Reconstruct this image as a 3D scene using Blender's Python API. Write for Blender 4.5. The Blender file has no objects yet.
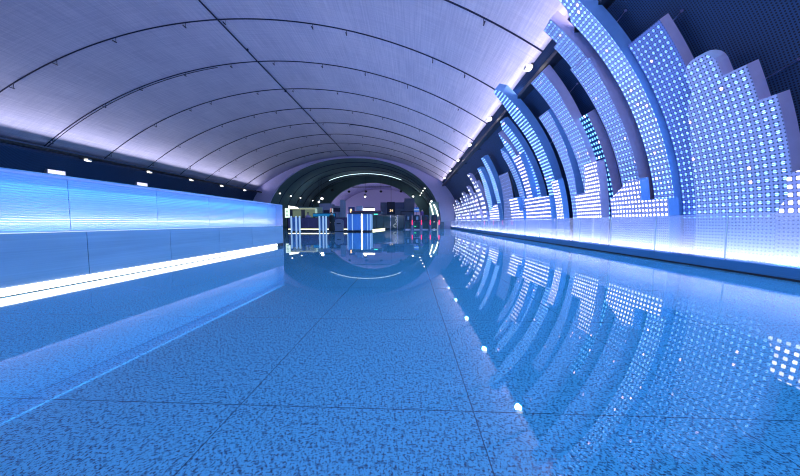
import bpy, bmesh, math, random
from mathutils import Vector, Matrix
from math import sin, cos, pi, radians, degrees, sqrt, atan2, hypot
random.seed(7)
SC = bpy.context.scene
COL = SC.collection

# ------------------------------------------------------------------ materials
def new_mat(name):
    m = bpy.data.materials.new(name); m.use_nodes = True
    nt = m.node_tree
    for n in list(nt.nodes): nt.nodes.remove(n)
    out = nt.nodes.new('ShaderNodeOutputMaterial')
    return m, nt, out
def N(nt, t, **kw):
    n = nt.nodes.new(t)
    for k, v in kw.items():
        if k in ('operation', 'blend_type', 'data_type', 'noise_dimensions', 'voronoi_dimensions', 'feature', 'wave_type', 'bands_direction', 'use_clamp', 'distribution'):
            setattr(n, k, v)
        else:
            n.inputs[k].default_value = v
    return n
def L(nt, a, b): nt.links.new(a, b)
def math_(nt, op, a, b=None, c=None):
    n = nt.nodes.new('ShaderNodeMath'); n.operation = op
    for i, v in enumerate((a, b, c)):
        if v is None: continue
        if isinstance(v, (int, float)): n.inputs[i].default_value = v
        else: nt.links.new(v, n.inputs[i])
    return n.outputs[0]
def mixc(nt, f, a, b):
    n = nt.nodes.new('ShaderNodeMix'); n.data_type = 'RGBA'
    for i, v in ((0, f), (6, a), (7, b)):
        if isinstance(v, (int, float)): n.inputs[i].default_value = v
        elif isinstance(v, tuple): n.inputs[i].default_value = (*v[:3], 1)
        else: nt.links.new(v, n.inputs[i])
    return n.outputs[2]
def simple(name, col, rough=.5, metal=0., spec=.5, emit=None, es=0., alpha=1., noise=.06):
    m, nt, out = new_mat(name)
    p = nt.nodes.new('ShaderNodeBsdfPrincipled')
    p.inputs['Roughness'].default_value = rough; p.inputs['Metallic'].default_value = metal
    p.inputs['Specular IOR Level'].default_value = spec
    tc = nt.nodes.new('ShaderNodeTexCoord')
    nz = N(nt, 'ShaderNodeTexNoise', Scale=6., Detail=4.)
    L(nt, tc.outputs['Object'], nz.inputs['Vector'])
    d = tuple(max(0, c*(1-noise*2)) for c in col); h = tuple(min(1, c*(1+noise*2)) for c in col)
    L(nt, mixc(nt, nz.outputs[0], d, h), p.inputs['Base Color'])
    if emit:
        p.inputs['Emission Color'].default_value = (*emit, 1); p.inputs['Emission Strength'].default_value = es
    L(nt, p.outputs[0], out.inputs[0])
    return m

def floor_mat():
    m, nt, out = new_mat('terrazzo')
    p = nt.nodes.new('ShaderNodeBsdfPrincipled')
    g = nt.nodes.new('ShaderNodeNewGeometry')
    sep = nt.nodes.new('ShaderNodeSeparateXYZ'); L(nt, g.outputs['Position'], sep.inputs[0])
    n1 = N(nt, 'ShaderNodeTexNoise', Scale=95., Detail=2., Roughness=.6); L(nt, g.outputs['Position'], n1.inputs['Vector'])
    n2 = N(nt, 'ShaderNodeTexNoise', Scale=48., Detail=2.); L(nt, g.outputs['Position'], n2.inputs['Vector'])
    n3 = N(nt, 'ShaderNodeTexNoise', Scale=1.3, Detail=3.); L(nt, g.outputs['Position'], n3.inputs['Vector'])
    r1 = nt.nodes.new('ShaderNodeValToRGB'); r1.color_ramp.elements[0].position = .36; r1.color_ramp.elements[1].position = .50
    r1.color_ramp.elements[0].color = (.03, .045, .10, 1); r1.color_ramp.elements[1].color = FLOOR_C
    L(nt, n1.outputs[0], r1.inputs[0])
    r2 = nt.nodes.new('ShaderNodeValToRGB'); r2.color_ramp.elements[0].position = .36; r2.color_ramp.elements[1].position = .46
    r2.color_ramp.elements[0].color = (.45, .45, .5, 1); r2.color_ramp.elements[1].color = (1, 1, 1, 1)
    L(nt, n2.outputs[0], r2.inputs[0])
    mu = nt.nodes.new('ShaderNodeMix'); mu.data_type = 'RGBA'; mu.blend_type = 'MULTIPLY'; mu.inputs[0].default_value = 1
    L(nt, r1.outputs[0], mu.inputs[6]); L(nt, r2.outputs[0], mu.inputs[7])
    c = mixc(nt, math_(nt, 'MULTIPLY', n3.outputs[0], .25), mu.outputs[2], (.16, .30, .52))
    # slab joints 1.2 m
    def joint(o, off, per=1.2):
        f = math_(nt, 'FRACT', math_(nt, 'DIVIDE', math_(nt, 'ADD', o, 600*per-off), per))
        a = math_(nt, 'ABSOLUTE', math_(nt, 'SUBTRACT', f, .5))
        return math_(nt, 'GREATER_THAN', a, .5-.0022)
    j = math_(nt, 'MAXIMUM', joint(sep.outputs[0], .315), joint(sep.outputs[1], 1.29, 1.24))
    c = mixc(nt, math_(nt, 'MULTIPLY', j, .75), c, (.015, .02, .05))
    L(nt, c, p.inputs['Base Color'])
    p.inputs['Roughness'].default_value = .012
    p.inputs['IOR'].default_value = 1.7
    p.inputs['Specular IOR Level'].default_value = .5
    bp = N(nt, 'ShaderNodeBump', Strength=.0015, Distance=.01); L(nt, n1.outputs[0], bp.inputs['Height']); L(nt, bp.outputs[0], p.inputs['Normal'])
    L(nt, p.outputs[0], out.inputs[0])
    return m
FLOOR_C = (.10, .40, .68, 1)

def vault_mat(name, a, b, rough=.75):
    """woven metal mesh panels: fine cross hatch and soft mottling; uv in metres (along, arc)"""
    m, nt, out = new_mat(name)
    p = nt.nodes.new('ShaderNodeBsdfPrincipled'); p.inputs['Roughness'].default_value = rough
    p.inputs['Specular IOR Level'].default_value = .25
    uv = nt.nodes.new('ShaderNodeUVMap')
    def nz(sx, sy, sc, det=3.):
        mp = nt.nodes.new('ShaderNodeMapping'); mp.inputs['Scale'].default_value = (sx, sy, 1)
        L(nt, uv.outputs[0], mp.inputs[0])
        n = N(nt, 'ShaderNodeTexNoise', Scale=sc, Detail=det); L(nt, mp.outputs[0], n.inputs['Vector'])
        return n.outputs[0]
    h = nz(.25, 6, 2.2); v = nz(6, .25, 2.2); s = nz(1, 1, 30., 2.); w = nz(.3, .6, .8)
    t = math_(nt, 'ADD', math_(nt, 'ADD', math_(nt, 'MULTIPLY', h, .8), math_(nt, 'MULTIPLY', v, .5)), math_(nt, 'ADD', math_(nt, 'MULTIPLY', s, .45), math_(nt, 'MULTIPLY', w, .55)))
    t = math_(nt, 'MULTIPLY_ADD', t, 2.6, -2.55)
    n = nt.nodes.new('ShaderNodeClamp'); L(nt, t, n.inputs[0])
    L(nt, mixc(nt, n.outputs[0], a, b), p.inputs['Base Color'])
    L(nt, p.outputs[0], out.inputs[0])
    return m

def grid_mask(nt, u, v, pu, pv, wu, wv, cu=.5, cv=.5, soft=.06):
    """rectangle of relative half size wu,wv in each cell pu x pv"""
    fu = math_(nt, 'ABSOLUTE', math_(nt, 'SUBTRACT', math_(nt, 'FRACT', math_(nt, 'DIVIDE', u, pu)), cu))
    fv = math_(nt, 'ABSOLUTE', math_(nt, 'SUBTRACT', math_(nt, 'FRACT', math_(nt, 'DIVIDE', v, pv)), cv))
    return math_(nt, 'MULTIPLY', math_(nt, 'LESS_THAN', fu, wu), math_(nt, 'LESS_THAN', fv, wv))
def dot_mask(nt, u, v, pu, pv, r):
    fu = math_(nt, 'MULTIPLY', math_(nt, 'SUBTRACT', math_(nt, 'FRACT', math_(nt, 'DIVIDE', u, pu)), .5), pu)
    fv = math_(nt, 'MULTIPLY', math_(nt, 'SUBTRACT', math_(nt, 'FRACT', math_(nt, 'DIVIDE', v, pv)), .5), pv)
    d = math_(nt, 'SQRT', math_(nt, 'ADD', math_(nt, 'MULTIPLY', fu, fu), math_(nt, 'MULTIPLY', fv, fv)))
    return math_(nt, 'LESS_THAN', d, r)

def facade_mat(name, base, led, style='pair', pu=.12, pv=.14, es=5., spark=.02, hole=(.01, .03, .12), wob=0.):
    """perforated steel sheet with LED pixels in a grid, uv in metres; LEDs stop at the rail (v < V0)"""
    m, nt, out = new_mat(name)
    p = nt.nodes.new('ShaderNodeBsdfPrincipled')
    p.inputs['Roughness'].default_value = .45; p.inputs['Metallic'].default_value = .0
    uv = nt.nodes.new('ShaderNodeUVMap'); sep = nt.nodes.new('ShaderNodeSeparateXYZ'); L(nt, uv.outputs[0], sep.inputs[0])
    u, v = sep.outputs[0], sep.outputs[1]
    if style == 'pair':
        led_m = math_(nt, 'MAXIMUM', grid_mask(nt, u, v, pu, pv, .19, .05, .5, .38), grid_mask(nt, u, v, pu, pv, .19, .05, .5, .62))
    elif style == 'quad':
        a = math_(nt, 'MAXIMUM', grid_mask(nt, u, v, pu, pv, .09, .075, .38, .38), grid_mask(nt, u, v, pu, pv, .09, .075, .62, .38))
        b = math_(nt, 'MAXIMUM', grid_mask(nt, u, v, pu, pv, .09, .075, .38, .62), grid_mask(nt, u, v, pu, pv, .09, .075, .62, .62))
        led_m = math_(nt, 'MAXIMUM', a, b)
    elif style == 'square':
        led_m = grid_mask(nt, u, v, pu, pv, .25, .24)
    else:  # bar
        led_m = grid_mask(nt, u, v, pu, pv, .42, .2)
    on = math_(nt, 'GREATER_THAN', v, 1.06)
    led_m = math_(nt, 'MULTIPLY', led_m, on)
    # per pixel brightness
    cell = nt.nodes.new('ShaderNodeCombineXYZ')
    L(nt, math_(nt, 'FLOOR', math_(nt, 'DIVIDE', u, pu)), cell.inputs[0]); L(nt, math_(nt, 'FLOOR', math_(nt, 'DIVIDE', v, pv)), cell.inputs[1])
    wn = nt.nodes.new('ShaderNodeTexWhiteNoise'); wn.noise_dimensions = '2D'; L(nt, cell.outputs[0], wn.inputs['Vector'])
    br = math_(nt, 'MULTIPLY_ADD', wn.outputs[0], .6, .7)
    sp = math_(nt, 'GREATER_THAN', wn.outputs[0], 1-spark)
    lc = mixc(nt, sp, led, (.9, .6, .8))
    st = math_(nt, 'MULTIPLY', math_(nt, 'MULTIPLY', led_m, es), math_(nt, 'MULTIPLY_ADD', sp, 1.2, br))
    hm = dot_mask(nt, u, v, pu/2, pv/2, min(pu, pv)*.13)
    nz = N(nt, 'ShaderNodeTexNoise', Scale=1.2, Detail=2.); L(nt, uv.outputs[0], nz.inputs['Vector'])
    bc = mixc(nt, nz.outputs[0], tuple(x*.85 for x in base), tuple(min(1, x*1.1) for x in base))
    bc = mixc(nt, math_(nt, 'MULTIPLY', hm, .9), bc, hole)
    L(nt, bc, p.inputs['Base Color'])
    L(nt, lc, p.inputs['Emission Color']); L(nt, st, p.inputs['Emission Strength'])
    L(nt, p.outputs[0], out.inputs[0])
    m.cycles.emission_sampling = 'NONE'
    return m

def lining_mat():
    m, nt, out = new_mat('perforated_lining')
    p = nt.nodes.new('ShaderNodeBsdfPrincipled'); p.inputs['Roughness'].default_value = .6
    uv = nt.nodes.new('ShaderNodeUVMap'); sep = nt.nodes.new('ShaderNodeSeparateXYZ'); L(nt, uv.outputs[0], sep.inputs[0])
    hm = dot_mask(nt, sep.outputs[0], sep.outputs[1], .05, .05, .015)
    jt = math_(nt, 'MAXIMUM', grid_mask(nt, sep.outputs[0], sep.outputs[1], 2.4, 50., .003, 1.), grid_mask(nt, sep.outputs[0], sep.outputs[1], 50., 1.8, 1., .004))
    c = mixc(nt, hm, LINING_C, (.003, .006, .02))
    c = mixc(nt, math_(nt, 'MULTIPLY', jt, .5), c, (.02, .06, .16))
    L(nt, c, p.inputs['Base Color']); L(nt, p.outputs[0], out.inputs[0])
    return m
LINING_C = (.022, .08, .21)

def ribbed_mat(name, col, pitch, strength, rough=.35, metal=.0, c2=None):
    """horizontal fine ribs (bump along z)"""
    m, nt, out = new_mat(name)
    p = nt.nodes.new('ShaderNodeBsdfPrincipled'); p.inputs['Roughness'].default_value = rough; p.inputs['Metallic'].default_value = metal
    g = nt.nodes.new('ShaderNodeNewGeometry'); sep = nt.nodes.new('ShaderNodeSeparateXYZ'); L(nt, g.outputs['Position'], sep.inputs[0])
    nz = N(nt, 'ShaderNodeTexNoise', Scale=.9, Detail=2.); L(nt, g.outputs['Position'], nz.inputs['Vector'])
    z = math_(nt, 'ADD', sep.outputs[2], math_(nt, 'MULTIPLY', nz.outputs[0], pitch*1.2))
    s = math_(nt, 'SINE', math_(nt, 'MULTIPLY', z, 2*pi/pitch))
    bp = N(nt, 'ShaderNodeBump', Strength=strength, Distance=.01); L(nt, s, bp.inputs['Height']); L(nt, bp.outputs[0], p.inputs['Normal'])
    mp = nt.nodes.new('ShaderNodeMapping'); mp.inputs['Scale'].default_value = (.2, .2, 14); L(nt, g.outputs['Position'], mp.inputs[0])
    n2 = N(nt, 'ShaderNodeTexNoise', Scale=3., Detail=4.); L(nt, mp.outputs[0], n2.inputs['Vector'])
    t = math_(nt, 'MULTIPLY_ADD', s, .12, math_(nt, 'MULTIPLY', n2.outputs[0], .9))
    L(nt, mixc(nt, t, tuple(c*.8 for c in col), c2 or tuple(min(1, c*1.12) for c in col)), p.inputs['Base Color'])
    L(nt, p.outputs[0], out.inputs[0])
    return m

def glass_mat(name, haze=.35, tint=(.85, .93, 1.), frost=(.7, .82, 1.), ior=1.5, holes=False):
    m, nt, out = new_mat(name)
    tr = nt.nodes.new('ShaderNodeBsdfTransparent'); tr.inputs[0].default_value = (*tint, 1)
    tl = nt.nodes.new('ShaderNodeBsdfTranslucent'); tl.inputs[0].default_value = (*frost, 1)
    df = nt.nodes.new('ShaderNodeBsdfDiffuse'); df.inputs[0].default_value = (*frost, 1)
    a = nt.nodes.new('ShaderNodeMixShader'); a.inputs[0].default_value = .2; L(nt, tl.outputs[0], a.inputs[1]); L(nt, df.outputs[0], a.inputs[2])
    b = nt.nodes.new('ShaderNodeMixShader'); b.inputs[0].default_value = haze; L(nt, tr.outputs[0], b.inputs[1]); L(nt, a.outputs[0], b.inputs[2])
    gl = nt.nodes.new('ShaderNodeBsdfGlossy'); gl.inputs['Roughness'].default_value = .03
    fr = nt.nodes.new('ShaderNodeFresnel'); fr.inputs[0].default_value = ior
    geo = nt.nodes.new('ShaderNodeNewGeometry'); fr_ = math_(nt, 'MULTIPLY', fr.outputs[0], math_(nt, 'SUBTRACT', 1., geo.outputs['Backfacing']))
    c = nt.nodes.new('ShaderNodeMixShader'); L(nt, fr_, c.inputs[0]); L(nt, b.outputs[0], c.inputs[1]); L(nt, gl.outputs[0], c.inputs[2])
    L(nt, c.outputs[0], out.inputs[0])
    return m
def emis(name, col, s):
    m, nt, out = new_mat(name)
    e = nt.nodes.new('ShaderNodeEmission'); e.inputs[0].default_value = (*col, 1); e.inputs[1].default_value = s
    L(nt, e.outputs[0], out.inputs[0]); return m

M = {}
M['floor'] = floor_mat()
M['vault'] = vault_mat('woven_vault', (.50, .52, .66), (.68, .68, .80))
M['vault2'] = vault_mat('far_vault', (.36, .34, .56), (.64, .60, .86))
M['endwall'] = simple('lilac_plaster', (.52, .50, .78), .8)
M['tunnel'] = simple('dark_green_grey_concrete', (.12, .19, .19), .8)
M['lining'] = lining_mat()
M['seam'] = simple('dark_seam', (.015, .02, .06), .6)
M['hook'] = simple('black_steel', (.02, .02, .03), .5)
BASE = (.58, .62, .90)
CY = (.20, .46, 1.)
M['f_big'] = facade_mat('facade_big', BASE, CY, 'pair', .122, .14, 4.6)
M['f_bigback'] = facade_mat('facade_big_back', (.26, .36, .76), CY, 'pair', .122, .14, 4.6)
M['f_tall'] = facade_mat('facade_tall', BASE, CY, 'quad', .105, .14, 6.5)
M['f_tall2'] = facade_mat('facade_tall_wide', (.55, .60, .90), CY, 'pair', .115, .15, 5.)
M['f_dark'] = facade_mat('facade_dark', (.02, .07, .24), (.15, .5, 1.), 'square', .12, .17, 3.)
M['f_blue'] = facade_mat('facade_blue', (.36, .50, .92), (.25, .55, 1.), 'bar', .13, .16, 2.2)
M['f_pod'] = facade_mat('facade_podium', (.55, .55, .90), (1., .93, 1.), 'square', .115, .135, 3.5, 0.)
M['f_bars'] = facade_mat('facade_bars', (.45, .48, .88), (1., .94, 1.), 'bar', .30, .19, 2.2, 0.)
M['f_slab'] = facade_mat('facade_slab', (.34, .38, .66), (.5, .65, 1.), 'square', .25, .22, .35, 0.)
M['f_far'] = facade_mat('facade_far', (.38, .42, .78), (.9, .95, 1.), 'square', .34, .42, 2.6, .05)
M['case'] = simple('lilac_casing', (.66, .62, .92), .5, .0)
M['caseb'] = simple('blue_casing', (.22, .48, .95), .4, .0)
M['rod'] = simple('stay_steel', (.5, .5, .75), .3, .9)
M['upper'] = ribbed_mat('ribbed_blue_panel', (.47, .63, .96), .035, .35, .3, .4)
M['lower'] = ribbed_mat('glossy_steel_panel', (.36, .50, .70), .5, .0, .2, .2)
M['strip'] = emis('led_strip', (1., .98, .92), 4.)
M['alu'] = simple('brushed_aluminium', (.55, .6, .75), .3, .9)
M['dark'] = simple('dark_metal', (.02, .025, .04), .4, .3)
M['rail'] = glass_mat('rail_glass', .21, frost=(.92, .92, 1.))
M['kick'] = ribbed_mat('blue_kick', (.05, .20, .42), .3, 0., .3, .1)
M['bluekiosk'] = glass_mat('kiosk_glass', .8, frost=(.30, .55, .95))
M['white'] = emis('white_lamp', (1., 1., .96), 4.)
M['lens'] = emis('flood_lens', (1., .96, .86), 4.)
M['green'] = simple('booth_wall', (.30, .40, .32), .6)
M['house'] = simple('lamp_housing', (.5, .5, .6), .4, .5)

# ------------------------------------------------------------------ helpers
def obj(name, bm, mat, parent=None, smooth=False):
    me = bpy.data.meshes.new(name); bm.normal_update(); bm.to_mesh(me); bm.free()
    for mm in (mat if isinstance(mat, (list, tuple)) else [mat]):
        if mm: me.materials.append(mm)
    if smooth:
        for f in me.polygons: f.use_smooth = True
    o = bpy.data.objects.new(name, me); COL.objects.link(o)
    if parent is not None:
        o.parent = parent
        o.matrix_parent_inverse = Matrix.Translation(-Vector(parent.location)) if parent.type == 'EMPTY' else Matrix.Identity(4)
    return o
def tag(o, label=None, cat=None, group=None, kind=None):
    if label: o['label'] = label
    if cat: o['category'] = cat
    if group: o['group'] = group
    if kind: o['kind'] = kind
    return o
def thing(name, label, cat, loc=(0, 0, 0), group=None):
    o = bpy.data.objects.new(name, None); COL.objects.link(o); o.location = loc; o.empty_display_size = .2
    return tag(o, label, cat, group)
def box(bm, x0, x1, y0, y1, z0, z1, bev=0.):
    v = [bm.verts.new((x, y, z)) for x in (x0, x1) for y in (y0, y1) for z in (z0, z1)]
    F = [(0, 1, 3, 2), (4, 6, 7, 5), (0, 4, 5, 1), (2, 3, 7, 6), (0, 2, 6, 4), (1, 5, 7, 3)]
    fs = [bm.faces.new([v[i] for i in f]) for f in F]
    if bev:
        es = list({e for f in fs for e in f.edges})
        bmesh.ops.bevel(bm, geom=es, offset=bev, segments=2, affect='EDGES')
    return bm
def B(*a, **k):
    bm = bmesh.new(); box(bm, *a, **k); return bm
def tube(bm, pts, r, n=8, cap=True):
    pts = [Vector(p) for p in pts]; rings = []
    for i, p in enumerate(pts):
        t = (pts[min(i+1, len(pts)-1)]-pts[max(i-1, 0)]).normalized()
        a = t.cross(Vector((0, 0, 1)));
        if a.length < .05: a = t.cross(Vector((0, 1, 0)))
        a.normalize(); b = t.cross(a)
        rr = r[i] if isinstance(r, (list, tuple)) else r
        rings.append([bm.verts.new(p+(a*cos(2*pi*k/n)+b*sin(2*pi*k/n))*rr) for k in range(n)])
    for i in range(len(rings)-1):
        for k in range(n):
            bm.faces.new((rings[i][k], rings[i][(k+1) % n], rings[i+1][(k+1) % n], rings[i+1][k]))
    if cap: bm.faces.new(rings[0][::-1]); bm.faces.new(rings[-1])
    return bm
def T(pts, r, n=8):
    return tube(bmesh.new(), pts, r, n)

# ------------------------------------------------------------------ hall profile
VC = (-9.27, -14.70); VR = 25.95           # vault circle (x, z)
TC = (-1.57, .32); LR = 9.3                # right lining circle
LC = (-16.97, .32)                         # left lining circle (mirror)
SR = (4.76, 7.14); SL = (-24.70, 5.91)     # spring points
Y0, Y1 = -9., 41.8
def arc(c, r, a0, a1, n):
    return [(c[0]+r*cos(radians(a0+(a1-a0)*i/n)), c[1]+r*sin(radians(a0+(a1-a0)*i/n))) for i in range(n+1)]
aR = degrees(atan2(SR[1]-TC[1], SR[0]-TC[0])); rlin = arc(TC, LR, degrees(math.asin(-TC[1]/LR)), aR, 24)
aL = degrees(atan2(SL[1]-LC[1], SL[0]-LC[0])); llin = arc(LC, LR, aL, 180+degrees(math.asin(TC[1]/LR)), 18)
a0 = degrees(atan2(SR[1]-VC[1], SR[0]-VC[0])); a1 = degrees(atan2(SL[1]-VC[1], SL[0]-VC[0]))
vau = arc(VC, VR, a0, a1, 72)
def shell(name, prof, ya, yb, mat, th=.25, center=(-9.3, 2.), ny=1, flat=False):
    """curved shell with real thickness outward, uv in metres"""
    bm = bmesh.new(); uvl = bm.loops.layers.uv.new('UVMap')
    s = [0.]
    for i in range(1, len(prof)): s.append(s[-1]+hypot(prof[i][0]-prof[i-1][0], prof[i][1]-prof[i-1][1]))
    out = []
    for i, p in enumerate(prof):
        a = prof[max(i-1, 0)]; b = prof[min(i+1, len(prof)-1)]
        t = Vector((b[0]-a[0], b[1]-a[1])).normalized(); n = Vector((t.y, -t.x))
        if n.dot(Vector((p[0]-center[0], p[1]-center[1]))) < 0: n = -n
        out.append((p[0]+n.x*th, p[1]+n.y*th))
    ys = [ya+(yb-ya)*k/ny for k in range(ny+1)]
    Vi = [[bm.verts.new((p[0], y, p[1])) for p in prof] for y in ys]
    Vo = [[bm.verts.new((p[0], y, p[1])) for p in out] for y in ys]
    def quad(vs, uvs):
        f = bm.faces.new(vs); f.smooth = not flat
        for l, w in zip(f.loops, uvs): l[uvl].uv = w
    for k in range(ny):
        for i in range(len(prof)-1):
            q = [(ys[k], s[i]), (ys[k+1], s[i]), (ys[k+1], s[i+1]), (ys[k], s[i+1])]
            quad((Vi[k][i], Vi[k+1][i], Vi[k+1][i+1], Vi[k][i+1]), q)
            quad((Vo[k][i+1], Vo[k+1][i+1], Vo[k+1][i], Vo[k][i]), q[::-1])
    for V1, V2 in ((Vi[0], Vo[0]), (Vi[-1], Vo[-1])):
        for i in range(len(prof)-1): quad((V1[i], V1[i+1], V2[i+1], V2[i]), [(0, 0)]*4)
    for i in (0, -1):
        for k in range(ny): quad((Vi[k][i], Vi[k+1][i], Vo[k+1][i], Vo[k][i]), [(0, 0)]*4)
    bmesh.ops.recalc_face_normals(bm, faces=bm.faces)
    return obj(name, bm, mat)
tag(shell('ceiling', vau, Y0, Y1, M['vault']), kind='structure')
tag(shell('wall_right', rlin, Y0, Y1, M['lining']), kind='structure')
tag(shell('wall_left', llin, Y0, Y1, M['lining']), kind='structure')

bm = bmesh.new(); box(bm, -30, 12, Y0-.5, 86, -.3, 0.)
tag(obj('floor', bm, M['floor']), kind='structure')
bm = bmesh.new(); box(bm, -30, 12, Y0-.3, Y0, 0, 13)
tag(obj('wall_back', bm, M['endwall']), kind='structure')

# opening of the tunnel in the end wall
OC = (-9.3, .5)
def ell(a, b, n=48, c=OC, e=2.15, full=False):
    pts = []
    for i in range(n+1):
        t = pi*i/n
        cx = abs(cos(t))**(2/e)*(1 if cos(t) >= 0 else -1); sz = abs(sin(t))**(2/e)
        pts.append((c[0]+a*cx, c[1]+b*sz))
    return [(pts[0][0], 0.)]+pts+[(pts[-1][0], 0.)]
outer = rlin+vau[1:]+llin[1:]
def ray_hit(prof, c, ang):
    d = (cos(ang), sin(ang)); best = None
    for i in range(len(prof)-1):
        x1, z1 = prof[i][0]-c[0], prof[i][1]-c[1]; x2, z2 = prof[i+1][0]-c[0], prof[i+1][1]-c[1]
        den = d[0]*(z2-z1)-d[1]*(x2-x1)
        if abs(den) < 1e-9: continue
        t = (x1*(z2-z1)-z1*(x2-x1))/den; u = (x1*d[1]-z1*d[0])/den
        if t > 0 and -1e-6 <= u <= 1+1e-6: best = t if best is None else max(best, t)
    return best
inn = ell(14.0, 10.5)
bm = bmesh.new()
rows = []
for k in range(97):
    ang = pi*k/96; ti = ray_hit(inn, (OC[0], 0.), ang) or 14.; to = ray_hit(outer, (OC[0], 0.), ang) or ti+1.5
    to = max(to+.1, ti+.05)
    rows.append([(OC[0]+cos(ang)*t, max(0., sin(ang)*t)) for t in (ti, to)])
vv = [[[bm.verts.new((p[0], y, p[1])) for p in r] for y in (Y1, Y1+.35)] for r in rows]
for k in range(96):
    a, b = vv[k], vv[k+1]
    bm.faces.new((a[0][0], b[0][0], b[0][1], a[0][1])); bm.faces.new((a[1][0], a[1][1], b[1][1], b[1][0]))
    bm.faces.new((a[0][0], a[1][0], b[1][0], b[0][0])); bm.faces.new((a[0][1], b[0][1], b[1][1], a[1][1]))
for k in (0, 96): bm.faces.new((vv[k][0][0], vv[k][0][1], vv[k][1][1], vv[k][1][0]))
bmesh.ops.recalc_face_normals(bm, faces=bm.faces)
tag(obj('wall_portal', bm, M['endwall']), kind='structure')
tag(shell('ceiling', inn, Y1+.35, 60., M['tunnel']), kind='structure')
tag(shell('ceiling', ell(14.0, 10.5), 60.6, 82, M['vault2']), kind='structure')
# thick rib closing the dark tunnel
bm = bmesh.new()
pi_, po = ell(11.2, 9.3, c=(-8.7, .5), e=2.), ell(14.2, 10.7)
vv = [[bm.verts.new((p[0], y, p[1])) for y in (60., 60.6) for p in (a, b)] for a, b in zip(pi_, po)]
for a, b in zip(vv[:-1], vv[1:]):
    for i, j in ((0, 1), (1, 3), (3, 2), (2, 0)): bm.faces.new((a[i], b[i], b[j], a[j]))
bm.faces.new(vv[0][:2]+[vv[0][3], vv[0][2]]); bm.faces.new(vv[-1][:2]+[vv[-1][3], vv[-1][2]])
bmesh.ops.recalc_face_normals(bm, faces=bm.faces)
tag(obj('trim_1', bm, M['tunnel']), kind='structure')
bm = bmesh.new(); box(bm, -24, 5.5, 82, 82.3, 0, 11.5)
tag(obj('wall_far', bm, M['vault2']), kind='structure')

for k in range(5):
    bm = bmesh.new(); q = ell(13.95, 10.45)[1:-1]
    tube(bm, [(p[0], 44.8+3.3*k, p[1]) for p in q], .045, 5)
    tag(obj('trim_%d' % (k+23), bm, M['seam']), kind='structure')
# seams of the vault with their little hangers
RIBY = [13.73+3.53*k for k in range(-5, 8)]
def vpt(a, dr=0.): return (VC[0]+(VR-dr)*cos(radians(a)), VC[1]+(VR-dr)*sin(radians(a)))
for k, y in enumerate(RIBY):
    bm = bmesh.new()
    n = 90
    offs = [0.] if k % 3 else [0., .16]
    for j, dy in enumerate(offs):
        lo, hi = (0, n) if j == 0 else ((0, 34) if k % 2 else (52, 90))
        pts = [(*vpt(a0+(a1-a0)*i/n, .015)[:1], y+dy, vpt(a0+(a1-a0)*i/n, .015)[1]) for i in range(lo, hi+1)]
        tube(bm, pts, .03 if j == 0 else .02, 5)
    for i in range(5, n, 9):
        i2 = i+random.randint(-2, 2); x, z = vpt(a0+(a1-a0)*i2/n, .0)
        tube(bm, [(x, y+.05, z), (x, y+.05, z-.22)], .014, 4); box(bm, x-.02, x+.02, y-.12, y+.08, z-.24, z-.2)
    tag(obj('trim_%d' % (k+2), bm, M['seam']), kind='structure')
bm = bmesh.new(); zc = VC[1]+sqrt(VR**2-(9.85-9.27)**2)
box(bm, -9.88, -9.82, Y0, Y1, zc-.05, zc+.02)
for y in [9.5, 10.6, 11.7, 16, 21, 27]: box(bm, -9.95+random.random()*.2, -9.8+random.random()*.1, y, y+.06, zc-.12, zc)
tag(obj('trim_20', bm, M['seam']), kind='structure')
# cornices that hold the cove lights
bm = bmesh.new(); TR = (SR[0]+.18, SR[1]-.60); TL = (SL[0]+.7, SL[1]-.25)
box(bm, TR[0]-.16, TR[0]+.16, Y0, Y1, TR[1]-.04, TR[1]); box(bm, TR[0]-.16, TR[0]-.13, Y0, Y1, TR[1], TR[1]+.13)
for k in range(10): box(bm, TR[0]+.1, TR[0]+.45, 10.75+5.1*(k-3)-.03, 10.75+5.1*(k-3)+.03, TR[1]-.03, TR[1]+.01)
tag(obj('trim_21', bm, M['dark']), kind='structure')
bm = bmesh.new(); box(bm, TL[0]-.16, TL[0]+.16, Y0, Y1, TL[1]-.04, TL[1]); box(bm, TL[0]+.13, TL[0]+.16, Y0, Y1, TL[1], TL[1]+.13)
for k in range(10): box(bm, TL[0]-.9, TL[0]-.1, 14.34+4.66*(k-4)-.03, 14.34+4.66*(k-4)+.03, TL[1]-.03, TL[1]+.01)
tag(obj('trim_22', bm, M['dark']), kind='structure')

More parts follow.
